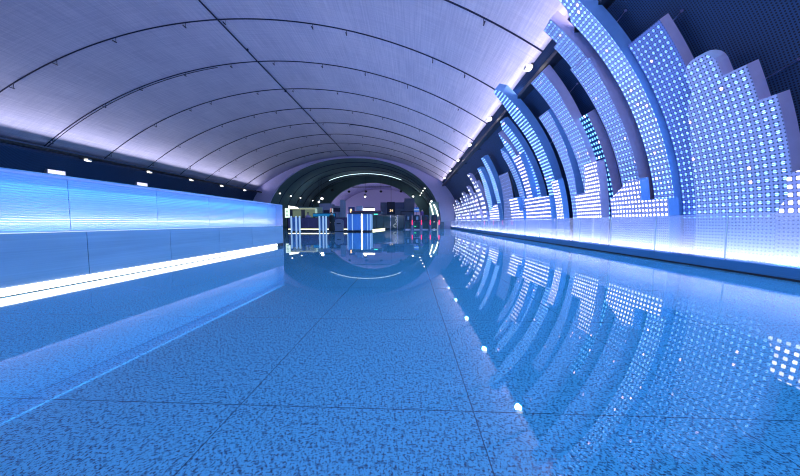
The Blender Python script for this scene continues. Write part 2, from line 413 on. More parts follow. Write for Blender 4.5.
# ------------------------------------------------------------------ LED skyline towers
def tower(name, label, layers, rods=(), group=None, cat='light sculpture'):
    """layers: list of (outline [(y, theta)], r, thickness, facade mat, casing mat); rods: [(y, theta, r)]"""
    y_mid = sum(p[0] for p in layers[0][0])/len(layers[0][0])
    r0 = layers[0][1]
    root = thing(name, label, cat, (TC[0]+r0*cos(radians(-2)), y_mid, 0), group)
    for outline, r, th, fm, cm in layers:
        bm = bmesh.new(); uvl = bm.loops.layers.uv.new('UVMap')
        vs = [bm.verts.new((y, radians(a)*r, 0)) for y, a in outline]
        bm.faces.new(vs); bm.normal_update(); bmesh.ops.triangulate(bm, faces=bm.faces[:])
        amin = min(a for _, a in outline); amax = max(a for _, a in outline); a = math.ceil(amin/2.)*2.
        while a < amax:
            if a > amin+.01:
                bmesh.ops.bisect_plane(bm, geom=bm.verts[:]+bm.edges[:]+bm.faces[:], plane_co=(0, radians(a)*r, 0), plane_no=(0, 1, 0), dist=1e-6)
            a += 2.
        bmesh.ops.remove_doubles(bm, verts=bm.verts, dist=1e-5)
        th_of = {v: (v.co.x, v.co.y/r) for v in bm.verts}
        border = [e for e in bm.edges if len(e.link_faces) == 1]
        cz = bmesh.new(); cache = {}
        def cv(v, k):
            if (v, k) not in cache:
                y, t = th_of[v]; rr = r+.004 if k == 0 else r+th
                cache[(v, k)] = cz.verts.new((TC[0]+rr*cos(t), y, max(0.001, TC[1]+rr*sin(t))))
            return cache[(v, k)]
        for e in border:
            a_, b_ = e.verts; cz.faces.new((cv(a_, 0), cv(b_, 0), cv(b_, 1), cv(a_, 1)))
        for f in bm.faces: cz.faces.new([cv(v, 1) for v in f.verts])
        bmesh.ops.recalc_face_normals(cz, faces=cz.faces)
        for f in bm.faces:
            for l in f.loops:
                y, t = th_of[l.vert]
                l[uvl].uv = (100-y, r*t+TC[1]+.0)
        for v in bm.verts:
            y, t = th_of[v]; v.co = (TC[0]+r*cos(t), y, max(0.001, TC[1]+r*sin(t)))
        for f in bm.faces: f.smooth = True
        # front sheet faces the hall
        bm.normal_update()
        for f in bm.faces:
            c = f.calc_center_median(); d = Vector((TC[0]-c.x, 0, TC[1]-c.z))
            if f.normal.dot(d) < 0: f.normal_flip()
        obj('perforated_facade', bm, fm, root); obj('casing', cz, cm, root)
    for y, a, r in rods:
        t = radians(a)
        p = Vector((TC[0]+r*cos(t), y, TC[1]+r*sin(t))); q = Vector((TC[0]+(LR-.02)*cos(t+.01), y-.05, TC[1]+(LR-.02)*sin(t+.01)))
        bm = T([p, q], .012, 6); tube(bm, [q-(q-p).normalized()*.02, q], .035, 8)
        obj('stay_rod', bm, M['rod'], root)
    return root
G0 = -2.2   # bottom angle (floor)
def rect(ya, yb, top, bot=G0): return [(ya, bot), (ya, top), (yb, top), (yb, bot)]   # ya far, yb near
def dome(y0, y1, th, n=10, r=8.4):
    """half-round top between y0 (far) and y1 (near) starting at angle th; returns points"""
    R = abs(y0-y1)/2; c = (y0+y1)/2
    return [(c+R*cos(pi*i/n), th+degrees(R*sin(pi*i/n)/r)) for i in range(0, n+1)]
c_, cb = M['case'], M['caseb']
# T0 : podium at the right edge of the frame
tower('led_podium', 'white-lit round-shouldered podium at the right edge, in front of the widest block',
      [([(5.03, G0), (5.03, 5.6), (4.87, 7.6)]+[(4.87-.14*(1-cos(pi/2*i/6)), 9.4+1.1*sin(pi/2*i/6)) for i in range(7)]+[(4.2, 10.6), (4.2, 16), (3.2, 16), (3.2, G0)], 8.12, .25, M['f_pod'], c_)])
# T1 widest block
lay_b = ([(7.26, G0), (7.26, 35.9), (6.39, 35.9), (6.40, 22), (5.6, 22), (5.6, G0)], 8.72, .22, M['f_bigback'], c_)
lay_s = ([(7.06, 9), (7.06, 35.9), (6.39, 35.9), (6.40, 9)], 8.70, .02, M['f_big'], c_)
lay_f = ([(6.72, G0), (6.66, 14), (6.45, 22), (6.25, 24.5)]+dome(6.25, 5.66, 26.4)+[(5.66, 24.5), (5.29, 24.5), (5.29, 19.8), (5.05, 19.8), (5.05, G0)], 8.46, .22, M['f_big'], c_)
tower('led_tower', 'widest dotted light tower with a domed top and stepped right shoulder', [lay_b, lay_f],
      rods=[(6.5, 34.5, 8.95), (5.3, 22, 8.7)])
# T2 tall nearest band
tower('led_tower', 'tallest curved light tower reaching the top edge, just left of the widest block',
      [([(7.90, G0), (7.90, 45.6), (7.74, 47.6), (7.60, 52), (7.34, 52), (7.34, G0)], 8.6, .33, M['f_tall'], cb)], rods=[(7.4, 40, 8.9), (7.4, 27, 8.9)])
tower('led_podium', 'white-lit podium with sloped left shoulder and one step, below the tallest tower',
      [([(9.16, G0), (9.16, 9.6), (8.30, 13.1), (7.94, 12.9), (7.98, 8.6), (7.18, 8.5), (7.18, G0)], 8.3, .25, M['f_pod'], cb)])
tower('led_tower', 'second tallest curved tower with a stepped top over the ceiling edge, behind the tallest one',
      [([(8.98, G0), (8.98, 45.4), (8.80, 45.4), (8.80, 49.2), (8.34, 49.4), (8.32, G0)], 8.68, .30, M['f_tall2'], c_),
       ([(8.95, G0), (8.95, 39.6), (8.18, 38.6), (8.30, 30), (8.30, G0)], 8.58, .1, M['f_tall2'], c_)], rods=[(8.4, 44, 9.), (8.4, 29, 8.95)])
tower('led_tower', 'short dark navy tower with cyan pixels, between the two pale tall towers',
      [(rect(10.1, 9.68, 29.8), 8.8, .32, M['f_dark'], c_)], rods=[(9.7, 24, 9.1)])
tower('led_tower', 'pale curved dotted tower with a square top, third from the widest block',
      [([(10.85, G0), (10.78, 44.1), (9.92, 43.9), (10.10, 30), (10.10, G0)], 8.6, .33, M['f_tall2'], c_)], rods=[(10., 36, 8.9)])
tower('led_podium', 'tall white-lit stepped podium block in front of the short navy tower',
      [([(11.0, G0), (11.0, 12), (10.35, 12), (10.05, 18.9), (9.43, 18.8), (9.6, 10), (9.72, G0)], 8.3, .28, M['f_pod'], c_)])
tower('led_tower', 'narrow dotted tower with a bright blue side, left of the pale square-topped tower',
      [([(11.78, G0), (11.74, 36), (11.0, 35.9), (11.3, 14), (11.4, G0)], 8.6, .36, M['f_tall2'], cb)])
tower('led_tower', 'long curved tower whose tip overlaps the ceiling edge left of the square-topped towers',
      [([(13.5, G0), (13.42, 41), (13.0, 50.5), (12.75, 51.2), (12.48, 49), (12.6, 30), (12.85, G0)], 8.6, .36, M['f_blue'], cb)], rods=[(12.6, 28, 8.95)])
tower('led_podium', 'slim white-lit podium post with a blue side, right of the long curved tower',
      [(rect(12.45, 11.95, 17.3), 8.3, .25, M['f_pod'], cb)])
tower('led_podium', 'low wide podium of white light bars at the foot of the long curved tower',
      [([(15.5, G0), (15.4, 13.7), (12.75, 12.9), (12.8, G0)], 8.2, .25, M['f_bars'], cb)])
tower('led_tower', 'thin curved blue tower directly left of the long curved one',
      [([(14.95, G0), (14.95, 41), (14.55, 43.4), (14.25, 42.8), (14.3, G0)], 8.62, .3, M['f_blue'], cb)], rods=[(14.4, 20, 8.9)])
tower('led_tower', 'thin blue tower with a spire tip behind the ladder-like white bars',
      [([(15.9, G0), (15.9, 36), (15.6, 41), (15.3, 35), (15.3, G0)], 8.6, .3, M['f_blue'], c_)])
tower('led_tower', 'thin pointed tower, lowest of the three beside the ladder-like white bars',
      [([(16.9, G0), (16.9, 33), (16.6, 35.8), (16.2, 33), (16.2, G0)], 8.6, .3, M['f_tall2'], cb)])
tower('led_tower', 'curved tower of stacked white light bars like a ladder',
      [([(15.3, G0), (15.15, 30), (14.3, 29.8), (14.6, 12), (14.6, G0)], 8.3, .28, M['f_bars'], cb)])
tower('led_podium', 'small white-barred stepped podium beside the plain grey slab tower',
      [([(17.7, G0), (17.6, 15.2), (16.3, 14.6), (16.3, 9), (15.85, 9), (15.85, G0)], 8.2, .25, M['f_bars'], cb)])
tower('led_tower', 'flat grey-blue perforated slab tower with no bright pixels',
      [([(19.9, G0), (18.2, 26.6), (16.6, 26.2), (17.9, G0)], 8.3, .12, M['f_slab'], M['dark'])])
tower('led_tower', 'cyan curved tower sweeping up left of the grey slab tower',
      [([(21.4, G0), (21.2, 20), (20.2, 38.4), (19.6, 37.6), (20.4, 18), (20.5, G0)], 8.6, .35, M['f_blue'], cb)], rods=[(20.4, 36, 8.9)])
tower('led_tower', 'bright blue curved tower between the cyan curved tower and its left neighbour',
      [([(23.6, G0), (23.3, 20), (22.0, 35.5), (21.4, 34), (22.4, 10), (22.4, G0)], 8.5, .35, M['f_blue'], cb)])
tower('led_podium', 'white-lit podium below the cyan curved tower',
      [([(22.6, G0), (22.6, 10), (20.8, 14), (20.2, 14), (20.2, G0)], 8.25, .25, M['f_bars'], cb)])
# far end of the skyline
far = [(25.6, .8, 36.6, .9), (24.8, .7, 30.0, 0), (27.0, .9, 24.0, .3), (28.4, .8, 30.5, .9), (29.6, .9, 22.0, 0), (30.6, .7, 26.0, .5), (31.9, .9, 28.6, .8),
       (33.2, .9, 20.0, 0), (34.2, .9, 25.6, .6), (35.6, 1.0, 18.5, 0), (36.6, .8, 22.0, .2), (37.9, 1.0, 25.6, .7), (39.3, 1.0, 20.0, 0), (40.7, .9, 23.8, .7)]
far_labels = ['tall pixel tower with a slanted tip, first left of the blue curved towers', 'medium pixel tower just right of the first slant-tipped distant one',
              'squat pixel tower beyond the slant-tipped tall one', 'second slender distant pixel tower counting away from the blue curved towers',
              'short distant pixel tower left of the second slender one', 'middle-height distant pixel tower in the receding row',
              'third slender distant pixel tower along the receding row', 'low distant pixel tower left of the third slender one',
              'fourth slender distant pixel tower along the receding row', 'low distant pixel tower before the last four',
              'distant pixel tower, fourth from the far end of the row', 'distant slender pixel tower, third from the far end of the row',
              'distant low pixel tower, second from the far end of the row', 'furthest pixel tower, against the lilac end wall']
for (y, w, top, slant), lab in zip(far, far_labels):
    if slant > .4:
        o = [(y+w/2, G0), (y+w/2, top-9), (y+w/4, top), (y-w/2, top-1.5), (y-w/2, G0)]
    else:
        o = [(y+w/2, G0), (y+w/2, top-3), (y+w/8, top-3), (y+w/8, top), (y-w/2, top), (y-w/2, G0)]
    tower('led_tower', lab, [(o, 8.6, .3, M['f_far'], c_)], rods=[(y-w/2, top-3, 8.9)] if slant > .6 else [])
pods = [(24.2, 1.6, 11), (26.4, 1.9, 13), (28.9, 1.8, 10), (31.2, 2., 12.5), (33.8, 2.2, 10), (36.6, 2.2, 12), (39.6, 2.4, 10)]
pl = ['nearest', 'second', 'third', 'fourth', 'fifth', 'sixth', 'furthest']
for (y, w, top), q in zip(pods, pl):
    o = [(y+w/2, G0), (y+w/2, top-3), (y+w/6, top-3), (y+w/6, top), (y-w/3, top), (y-w/3, top-4), (y-w/2, top-4), (y-w/2, G0)]
    tower('led_podium', '%s of seven stepped podiums of white pixels before the end wall' % q, [(o, 8.3, .25, M['f_far'], c_)])

# ------------------------------------------------------------------ glass balustrade (right)
bal = thing('glass_balustrade', 'long frameless glass balustrade glowing white, below the light towers', 'balustrade', (6.15, 18, 0))
obj('base_channel', B(6.10, 6.24, -2, 41.5, 0, .035), M['dark'], bal)
obj('kick_plate', B(6.115, 6.20, -2, 41.5, .035, .21), M['kick'], bal)
y = 5.41-1.5*5
while y < 41:
    obj('glass_pane', B(6.13, 6.145, y+.006, y+1.5-.006, .21, 1.10), M['rail'], bal)
    y += 1.5
y = 5.41-1.5*5; js = simple('joint_silicone', (.8, .9, 1.), .2)
while y < 41:
    obj('pane_joint', B(6.128, 6.147, y-.006, y+.006, .21, 1.10), js, bal); y += 1.5
tr = thing('wash_light_trough', 'white lamp trough on the floor behind the glass balustrade', 'lamp', (6.4, 18, 0))
obj('housing', B(6.27, 6.50, -2, 41.5, 0, .12), M['alu'], tr)
obj('lamp_strip', B(6.32, 6.44, -2, 41.4, .12, .135), emis('trough_strip', (.75, .85, 1.), 2.), tr)

# ------------------------------------------------------------------ lit partition (left)
pt = thing('lit_partition', 'low blue partition wall with a white light strip along its foot', 'partition', (-5.3, 5, 0))
joints = [4.0+1.46*k for k in range(-5, 5)]; edges = [-3.3]+joints+[10.45]
edges = sorted(set(round(e, 3) for e in edges if -3.31 < e <= 10.45))
obj('core', B(-5.66, -5.48, -3.3, 10.45, 0, 1.60), M['dark'], pt)
for a, b in zip(edges[:-1], edges[1:]):
    obj('lower_panel', B(-5.48, -5.15, a+.004, b-.004, .115, .80), M['lower'], pt)
    obj('upper_panel', B(-5.48, -5.41, a+.004, b-.004, .80, 1.62), M['upper'], pt)
obj('added_coping', B(-5.66, -5.16, -3.3, 10.46, 1.62, 1.637), M['upper'], pt)  # thin cap added as a hood for the added blue light
obj('light_strip', B(-5.15, -5.135, -3.3, 9.95, .012, .112), M['strip'], pt)
obj('skirting', B(-5.48, -5.152, -3.3, 10.45, 0, .115), M['dark'], pt)
obj('end_plate', B(-5.66, -5.15, 10.45, 10.47, 0, 1.62), M['alu'], pt)
obj('added_ledge_lamp', B(-5.23, -5.19, -3.3, 10.4, .785, .806), emis('added_ledge_glow', (.8, .85, 1.), 1.2), pt)  # glowing strip added to imitate the white band of reflected tower light

def area(name, loc, rot, sx, sy, power, col, spread=180):
    l = bpy.data.lights.new(name, 'AREA'); l.shape = 'RECTANGLE'; l.size = sx; l.size_y = sy; l.energy = power; l.color = col; l.spread = radians(spread)
    o = bpy.data.objects.new(name, l); COL.objects.link(o); o.location = loc; o.rotation_euler = rot; return o
def aim(o, d): o.rotation_euler = Vector(d).to_track_quat('-Z', 'Y').to_euler(); return o
LW = dict(part_white=32, part_blue=20, trough=130, glow=290, coveL=1000, coveR=850, hall=1., far=420)
# lights added to tint the partition, white below, blue above (long side along y)
def long_light(name, x, y0, y1, z, w, d, power, col, spread=180):
    l = area(name, (x, (y0+y1)/2, z), (0, 0, 0), w, y1-y0, power, col, spread)
    d = Vector(d).normalized(); yax = Vector((0, 1, 0)); zax = -d; xax = yax.cross(zax).normalized(); zax = xax.cross(yax)
    l.rotation_euler = Matrix((xax, yax, zax)).transposed().to_euler(); return l
long_light('added_white_wash', -5.21, -3.2, 10.35, .815, .03, (-.15, 0, 1), LW['part_white'], (1., .80, .98))
long_light('added_blue_wash', -5.19, -3.2, 10.35, 1.612, .05, (-.35, 0, -1), LW['part_blue'], (.02, .42, 1.))
long_light('glass_wash_light', 6.31, -1.8, 41.2, .14, .05, (-.75, 0, 1), LW['glow'], (1., .90, 1.), 110)
long_light('trough_light', 6.46, -1.8, 41.2, .14, .08, (.3, 0, 1), LW['trough'], (.10, .46, 1.))
long_light('cove_light_left', TL[0]-.02, Y0+1, Y1-.6, TL[1]+.06, .2, (.80, 0, .62), LW['coveL'], (.84, .78, 1.), 120)
long_light('cove_light_right', TR[0]+.02, Y0+1, Y1-.6, TR[1]+.06, .2, (-.90, 0, .50), LW['coveR'], (.95, .80, 1.), 80)

# unseen lamp added behind the camera to light the near sides of the towers
wl = thing('added_rear_lamp', 'long unseen lilac lamp added on the rear wall to light the towers', 'lamp', (-4, Y0, 4.5))
obj('housing', B(-8, 1, Y0, Y0+.12, 4.2, 4.8), M['house'], wl)
obj('diffuser', B(-7.9, .9, Y0+.12, Y0+.14, 4.25, 4.75), emis('added_rear_glow', (.8, .76, 1.), 1.), wl)
aim(area('added_rear_light', (-3.5, Y0+.18, 4.5), (0, 0, 0), 8.6, .4, 1150, (.66, .68, 1.)), (.35, 1, -.05))
# floodlights on the spring lines
def flood(x, y, z, side, label, group, size=.13):
    r = thing('floodlight', label, 'lamp', (x, y, z), group)
    s = size
    obj('housing', B(x-s, x+s, y-s*.8, y+s*.8, z-s*.9, z-s*.1, bev=.015), M['house'], r)
    obj('bracket', B(x-.02+side*s, x+.02+side*s*1.3, y-.03, y+.03, z-s*.5, z+.12), M['hook'], r)
    bm = bmesh.new(); box(bm, x-s*.85, x+s*.85, y-s*.82-.02, y-s*.8, z-s*.85, z-s*.15); box(bm, x-s*.85, x+s*.85, y-s*.7, y+s*.7, z-s*.9-.02, z-s*.9)
    obj('lens', bm, M['lens'], r)
    l = bpy.data.lights.new('flood_beam', 'SPOT'); l.energy = FL_P if side > 0 else (1200 if y > 12 else 1500); l.color = (.10, .60, 1.) if side > 0 else (.62, .60, 1.); l.spot_size = radians(150); l.spot_blend = .8; l.shadow_soft_size = .12
    o = bpy.data.objects.new('flood_beam', l); COL.objects.link(o); o.location = (x-side*.02, y, z-s-.06); aim(o, (-.55, 0, -.8) if side > 0 else ((1, 0, -.02) if y > 12 else (1, .15, -.03))); l.spot_size = radians(150 if side > 0 else 75)
FL_P = 1050
RN = ['overhead', 'nearly overhead', 'nearest visible', 'second visible', 'third visible', 'fourth visible', 'fifth visible', 'furthest']
LN = ['rearmost', 'second from the rear', 'third from the rear', 'nearest visible', 'second visible', 'third visible', 'fourth visible', 'fifth visible', 'furthest']
names = ['nearest', 'second', 'third', 'fourth', 'fifth', 'sixth', 'seventh', 'furthest']
for k in range(-2, 6):
    flood(SR[0]-.28, 10.75+5.1*k, SR[1]-.22, 1, '%s small floodlight along the right edge of the vaulted ceiling' % (RN[k+2]), 'floodlights along the right ceiling edge')
for k in range(-3, 6):
    flood(TL[0]+.05, 14.34+4.66*k, TL[1]-.05, -1, '%s small floodlight along the left edge of the vaulted ceiling' % (LN[k+3]), 'floodlights along the left ceiling edge', .15)
for (y, lab) in ((18.0, 'nearer flat lilac wall lamp on the dark band above the partition'), (24.0, 'further flat lilac wall lamp on the dark band above the partition')):
    w = thing('wall_lamp', lab, 'lamp', (-25.1, y, 4.4), 'flat wall lamps on the dark band')
    obj('housing', B(-25.35, -25.08, y-.5, y+.5, 4.30, 4.62), M['house'], w)
    bm = bmesh.new()
    for i in range(6): box(bm, -25.08, -25.06, y-.46+i*.155, y-.46+i*.155+.13, 4.33, 4.59)
    obj('diffuser', bm, emis('lilac_diffuser', (.75, .72, 1.), 1.6), w)

# ------------------------------------------------------------------ dark tunnel: light arc, spots, speakers
def ept(t, a=14., b=10.5, e=2.15):
    cx = abs(cos(t))**(2/e)*(1 if cos(t) >= 0 else -1); return (OC[0]+a*cx, OC[1]+b*abs(sin(t))**(2/e))
la = thing('light_arc', 'thin curved cyan-white light line across the dark tunnel vault', 'lamp', (-9.3, 54, 0))
pts = [ept(radians(t)) for t in range(60, 121, 2)]
pts = [(x, z-.3) for x, z in pts]
bm = bmesh.new(); tube(bm, [(x, 54, z+.07) for x, z in pts], .05, 6); obj('channel', bm, M['dark'], la)
obj('lamp_tube', T([(x, 53.95, z) for x, z in pts], .035, 6), emis('arc_tube', (.65, .9, 1.), 3.), la)
def spot(x, y, z, r, label, group, up=None):
    s = thing('ceiling_spotlight', label, 'lamp', (x, y, z), group)
    bm = bmesh.new(); bmesh.ops.create_uvsphere(bm, u_segments=12, v_segments=8, radius=r); bmesh.ops.translate(bm, verts=bm.verts, vec=(x, y, z)); obj('bulb', bm, M['white'], s)
    obj('canister', T([(x, y, z+r*.5), (x, y, z+r*2.2)], r*1.25, 10), M['hook'], s)
    if up: obj('drop_rod', T([(x, y, z+r*2), (x, y, z+up)], .02, 5), M['hook'], s)
for i, (x, y, z) in enumerate([(-21.3, 42.6, 5.6), (-21.3, 46.5, 5.55), (-21.3, 50.6, 5.6), (-21.3, 57., 5.6)]):
    spot(x, y, z, .13, '%s spotlight on the left haunch of the dark tunnel' % names[i], 'spotlights on the left haunch')
for i, (x, y, z) in enumerate([(2.2, 43.5, 6.4), (2.1, 47.5, 6.5), (2.0, 51.5, 6.5), (1.9, 55.5, 6.5)]):
    spot(x, y, z, .11, '%s spotlight on the right haunch of the dark tunnel' % names[i], 'spotlights on the right haunch')
spot(-16.9, 50, 5.4, .26, 'largest round pendant lamp in the tunnel, above the left grey blocks', 'pendant lamps', 4.4)
spot(-17.5, 50, 4.75, .18, 'smaller round pendant lamp just below the largest one', 'pendant lamps', 4.8)
spot(-10.2, 59, 6.6, .22, 'round pendant lamp above the blue kiosk', 'pendant lamps', 4.2)
spot(.45, 58, 6.5, .2, 'round pendant lamp near the right end of the far opening', 'pendant lamps', 2.9)
spot(2.75, 36.2, 3.75, .13, 'round lamp on top of the slanted light frame at the right of the gates', 'pendant lamps', None)
for i, px in enumerate([317, 332, 349, 366, 381, 401, 416]):
    x = (px-411)/265*59.; t = [8.3, 8.0, 7.7, 7.7, 7.7, 7.7, 8.][i]
    s = thing('ceiling_speaker', 'small black speaker hanging in the far opening, %s of seven from the left' % ['first', 'second', 'third', 'fourth', 'fifth', 'sixth', 'seventh'][i], 'speaker', (x, 59, t), 'black speakers across the far opening')
    bm = bmesh.new(); bmesh.ops.create_uvsphere(bm, u_segments=12, v_segments=8, radius=.32); bmesh.ops.scale(bm, verts=bm.verts, vec=(1, 1, .8)); bmesh.ops.translate(bm, verts=bm.verts, vec=(x, 59, t)); obj('body', bm, M['hook'], s)
    zt = ept(math.acos(max(-1, min(1, (x+9.3)/14.))))[1]
    obj('drop_rod', T([(x, 59, t+.2), (x, 59, min(zt, 10.9))], .025, 5), M['hook'], s)

# ------------------------------------------------------------------ far concourse
grey = simple('lilac_grey_wall', (.30, .34, .50), .7); dgrey = simple('dark_navy_board', (.02, .03, .07), .5)
bluel = emis('blue_sign_light', (.02, .30, .8), .5); purple = simple('dark_purple_panel', (.10, .08, .20), .4)
yell = emis('warm_strip', (1., 1., .62), 2.2); booth_in = emis('booth_glow', (.45, .62, .48), .28)
def sbox(name, mat, label, cat, *a, group=None, bev=.02):
    o = thing(name, label, cat, ((a[0]+a[1])/2, (a[2]+a[3])/2, a[4]), group); return o
# counter with strip light
c = thing('service_counter', 'long dark purple counter with a yellow light strip at its foot', 'counter', (-9.5, 26.6, 0))
for i in range(6):
    x = -12.45+i*1.03; obj('front_panel', B(x, x+1.01, 26.45, 26.5, .34, 1.34), purple, c)
obj('body', B(-12.45, -6.3, 26.5, 27.1, .0, 1.36), dgrey, c)
obj('light_strip', B(-12.45, -6.3, 26.44, 26.48, .17, .27), yell, c)
obj('countertop', B(-12.5, -6.27, 26.4, 27.15, 1.36, 1.40), M['dark'], c)
# glass gates left
def ggate(xs, y, label):
    g = thing('glass_gate', label, 'gate', (xs[1], y, 0), 'blue-lit glass gates before the counter')
    for i, x in enumerate(xs):
        obj('post', B(x-.06, x+.06, y-.06, y+.06, 0, 1.5, bev=.01), emis('blue_post', (.35, .6, 1.), .9), g)
    for a, b in zip(xs[:-1], xs[1:]): obj('glass_panel', B(a+.08, b-.08, y-.01, y+.01, .15, 1.35), M['bluekiosk'], g)
    obj('top_rail', B(xs[0], xs[-1], y-.025, y+.025, 1.36, 1.40), M['alu'], g)
ggate((-11.0, -10.55, -10.22), 24., 'left blue glass gate, beside the end of the partition')
ggate((-8.45, -8.1, -7.82), 24.2, 'right blue glass gate, beside the standing person in black')
# booth
b = thing('ticket_booth', 'greenish-lit booth behind the counter at the left', 'booth', (-12.5, 31, 0))
obj('back_wall', B(-14., -10.8, 32, 32.1, 0, 2.75), M['green'], b)
obj('lit_window', B(-13.75, -12.7, 30.4, 30.43, 1.5, 2.3), booth_in, b); obj('lit_window', B(-12.3, -11.1, 30.4, 30.43, 1.5, 2.35), booth_in, b)
obj('frame', B(-12.7, -12.3, 30.3, 30.45, 0, 2.45), dgrey, b); obj('fascia', B(-14., -11., 30.2, 30.45, 2.4, 2.55), emis('fascia', (.65, .75, .55), .5), b)
obj('door_frame', B(-14., -13.78, 30.3, 30.45, 0, 2.45), dgrey, b); obj('lit_pillar', B(-11.05, -10.85, 30.2, 30.4, 0, 2.5), emis('pale_pillar', (.6, .9, .85), .6), b)
obj('front_base', B(-13.9, -10.9, 30.35, 30.45, 0, 1.45), purple, b)
s = thing('lightbox_sign', 'white-green vertical lightbox sign just right of the partition end', 'sign', (-13.6, 28.5, 1.4))
obj('lit_face', B(-13.75, -13.25, 28.5, 28.55, 1.42, 2.45), emis('green_white', (.75, 1., .85), 1.4), s)
bm = bmesh.new()
for i in range(5): box(bm, -13.66, -13.36-.05*(i % 2), 28.48, 28.50, 1.62+i*.15, 1.67+i*.15)
obj('print', bm, simple('green_print', (.05, .4, .25)), s)
obj('mounting_post', B(-13.55, -13.45, 28.55, 28.6, 0, 1.5), M['dark'], s)
s = thing('canopy_light', 'slanted white light panel above the ticket booth', 'lamp', (-13.2, 29.5, 2.5))
bm = bmesh.new(); vs = [bm.verts.new(p) for p in [(-13.75, 29.3, 2.78), (-12.75, 29.3, 2.62), (-12.6, 29.3, 2.45), (-13.75, 29.3, 2.48)]]
f = bm.faces.new(vs); r_ = bmesh.ops.extrude_face_region(bm, geom=[f]); bmesh.ops.translate(bm, verts=[v for v in r_['geom'] if isinstance(v, bmesh.types.BMVert)], vec=(0, .1, 0)); bmesh.ops.recalc_face_normals(bm, faces=bm.faces)
obj('diffuser', bm, emis('canopy_white', (.95, 1., .95), 2.5), s); obj('arm', B(-13.3, -13.2, 29.4, 30.18, 2.48, 2.52), M['hook'], s)
# blue neon sign
s = thing('blue_sign', 'horizontal blue glowing sign band above the right glass gate', 'sign', (-9.4, 28.5, 1.4))
obj('lit_band', B(-10.6, -8.2, 28.4, 28.45, 1.55, 1.85), bluel, s); obj('board', B(-10.65, -8.15, 28.45, 28.55, 1.45, 1.9), dgrey, s); obj('post', B(-10.5, -10.42, 28.5, 28.56, 0, 1.5), M['dark'], s); obj('post', B(-8.4, -8.32, 28.5, 28.56, 0, 1.5), M['dark'], s)
# grey blocks at the left of the concourse
s = thing('wall_block', 'grey kiosk block with a square dark opening, left of the tall grey column', 'kiosk', (-13, 40, 0))
obj('body', B(-13.9, -10.9, 40, 42, 0, 3.4), grey, s); obj('upper_box', B(-13.9, -12.1, 39.9, 41.9, 3.4, 3.75), grey, s); obj('opening', B(-13.3, -12.45, 39.93, 39.99, 1.9, 2.75), dgrey, s); obj('dark_band', B(-12., -10.6, 39.9, 39.98, 2.5, 3.1), dgrey, s)
obj('poster', B(-12.25, -12.05, 39.85, 39.9, 2.2, 3.0), emis('warm_poster', (1., .5, .45), .5), s); obj('poster', B(-11.95, -11.8, 39.85, 39.9, 2.2, 3.0), emis('cool_poster', (.6, .8, 1.), .7), s)
tag(obj('square_column', B(-10.35, -9.7, 38.5, 39.2, 0, 4.2, bev=.03), grey), 'tall plain grey square column left of the blue kiosk', 'column')
# bin
bm = bmesh.new(); prof = [(-.42*cos(pi*i/12), 1.0+.25*sin(pi*i/12)) for i in range(13)]
prof = [(-.42, 0.02)]+prof+[(.42, .02)]
va = [bm.verts.new((-7.15+x, 26., z)) for x, z in prof]; f = bm.faces.new(va); r_ = bmesh.ops.extrude_face_region(bm, geom=[f]); bmesh.ops.translate(bm, verts=[v for v in r_['geom'] if isinstance(v, bmesh.types.BMVert)], vec=(0, .35, 0)); bmesh.ops.recalc_face_normals(bm, faces=bm.faces)
bn = thing('arched_cabinet', 'grey arched cabinet right of the person in black', 'cabinet', (-7.15, 26, 0))
obj('body', bm, simple('grey_hood', (.22, .25, .36), .4), bn); obj('plinth', B(-7.6, -6.7, 25.97, 26.38, 0, .05), M['dark'], bn); obj('slot', B(-7.35, -6.95, 25.97, 26., .75, .85), dgrey, bn)
# blue kiosk
k = thing('blue_kiosk', 'bright blue glass kiosk with a vertical white lamp in the middle of the hall', 'kiosk', (-5.05, 26.5, 0))
obj('glass_box', B(-6.15, -3.95, 25.7, 27.2, .14, 1.72, bev=.03), emis('kiosk_body', (.22, .48, 1.), .8), k)
obj('glass_skin', B(-6.2, -3.9, 25.6, 25.63, .14, 1.72), M['bluekiosk'], k)
obj('base', B(-6.15, -3.95, 25.65, 27.2, 0, .14), M['dark'], k)
obj('lamp', B(-4.82, -4.72, 25.52, 25.58, .04, 1.76), M['white'], k)
for x in (-6.15, -5.7, -4.2, -3.95): obj('mullion', B(x-.03, x+.03, 25.55, 25.6, .14, 1.72), emis('mullion_lit', (.35, .6, 1.), 1.1), k)
obj('canopy', B(-5.75, -2.85, 25.4, 27.4, 1.74, 2.02), dgrey, k)
obj('canopy_trim', B(-5.75, -2.85, 25.38, 25.4, 1.95, 2.0), simple('red_brown_trim', (.25, .06, .08)), k)
obj('roof_sign', B(-4.65, -3.5, 25.5, 25.6, 2.06, 2.24), emis('roof_sign', (1., 1., .95), 3.), k)
obj('roof_box', B(-5.3, -4.75, 25.6, 26., 2.02, 2.5), grey, k)
obj('exit_lamp', B(-3.55, -3.2, 25.38, 25.4, 1.64, 1.74), emis('exit_green', (.1, 1., .7), 1.6), k)
s = thing('information_sign', 'dark blue sign with an orange lit mark, left of the kiosk canopy', 'sign', (-6.2, 27.4, 0))
obj('board', B(-6.5, -5.85, 27.4, 27.5, 1.75, 2.5, bev=.02), simple('navy_blue', (.02, .06, .22), .4), s); obj('lit_mark', B(-6.32, -6.14, 27.36, 27.4, 1.95, 2.3), emis('orange_mark', (1., .6, .25), 2.5), s); obj('post', B(-6.22, -6.14, 27.45, 27.5, 0, 1.75), M['dark'], s)
# floor light bar
s = thing('floor_light_bar', 'slanting yellow-white light bar on the floor right of the kiosk', 'lamp', (-3.9, 29, 0))
bm = bmesh.new(); tube(bm, [(-4.1, 27.9, .09), (-3.3, 33., .09)], .09, 6); obj('tube', bm, yell, s); obj('bracket', B(-3.98, -3.9, 28.6, 28.7, 0, .08), M['dark'], s)
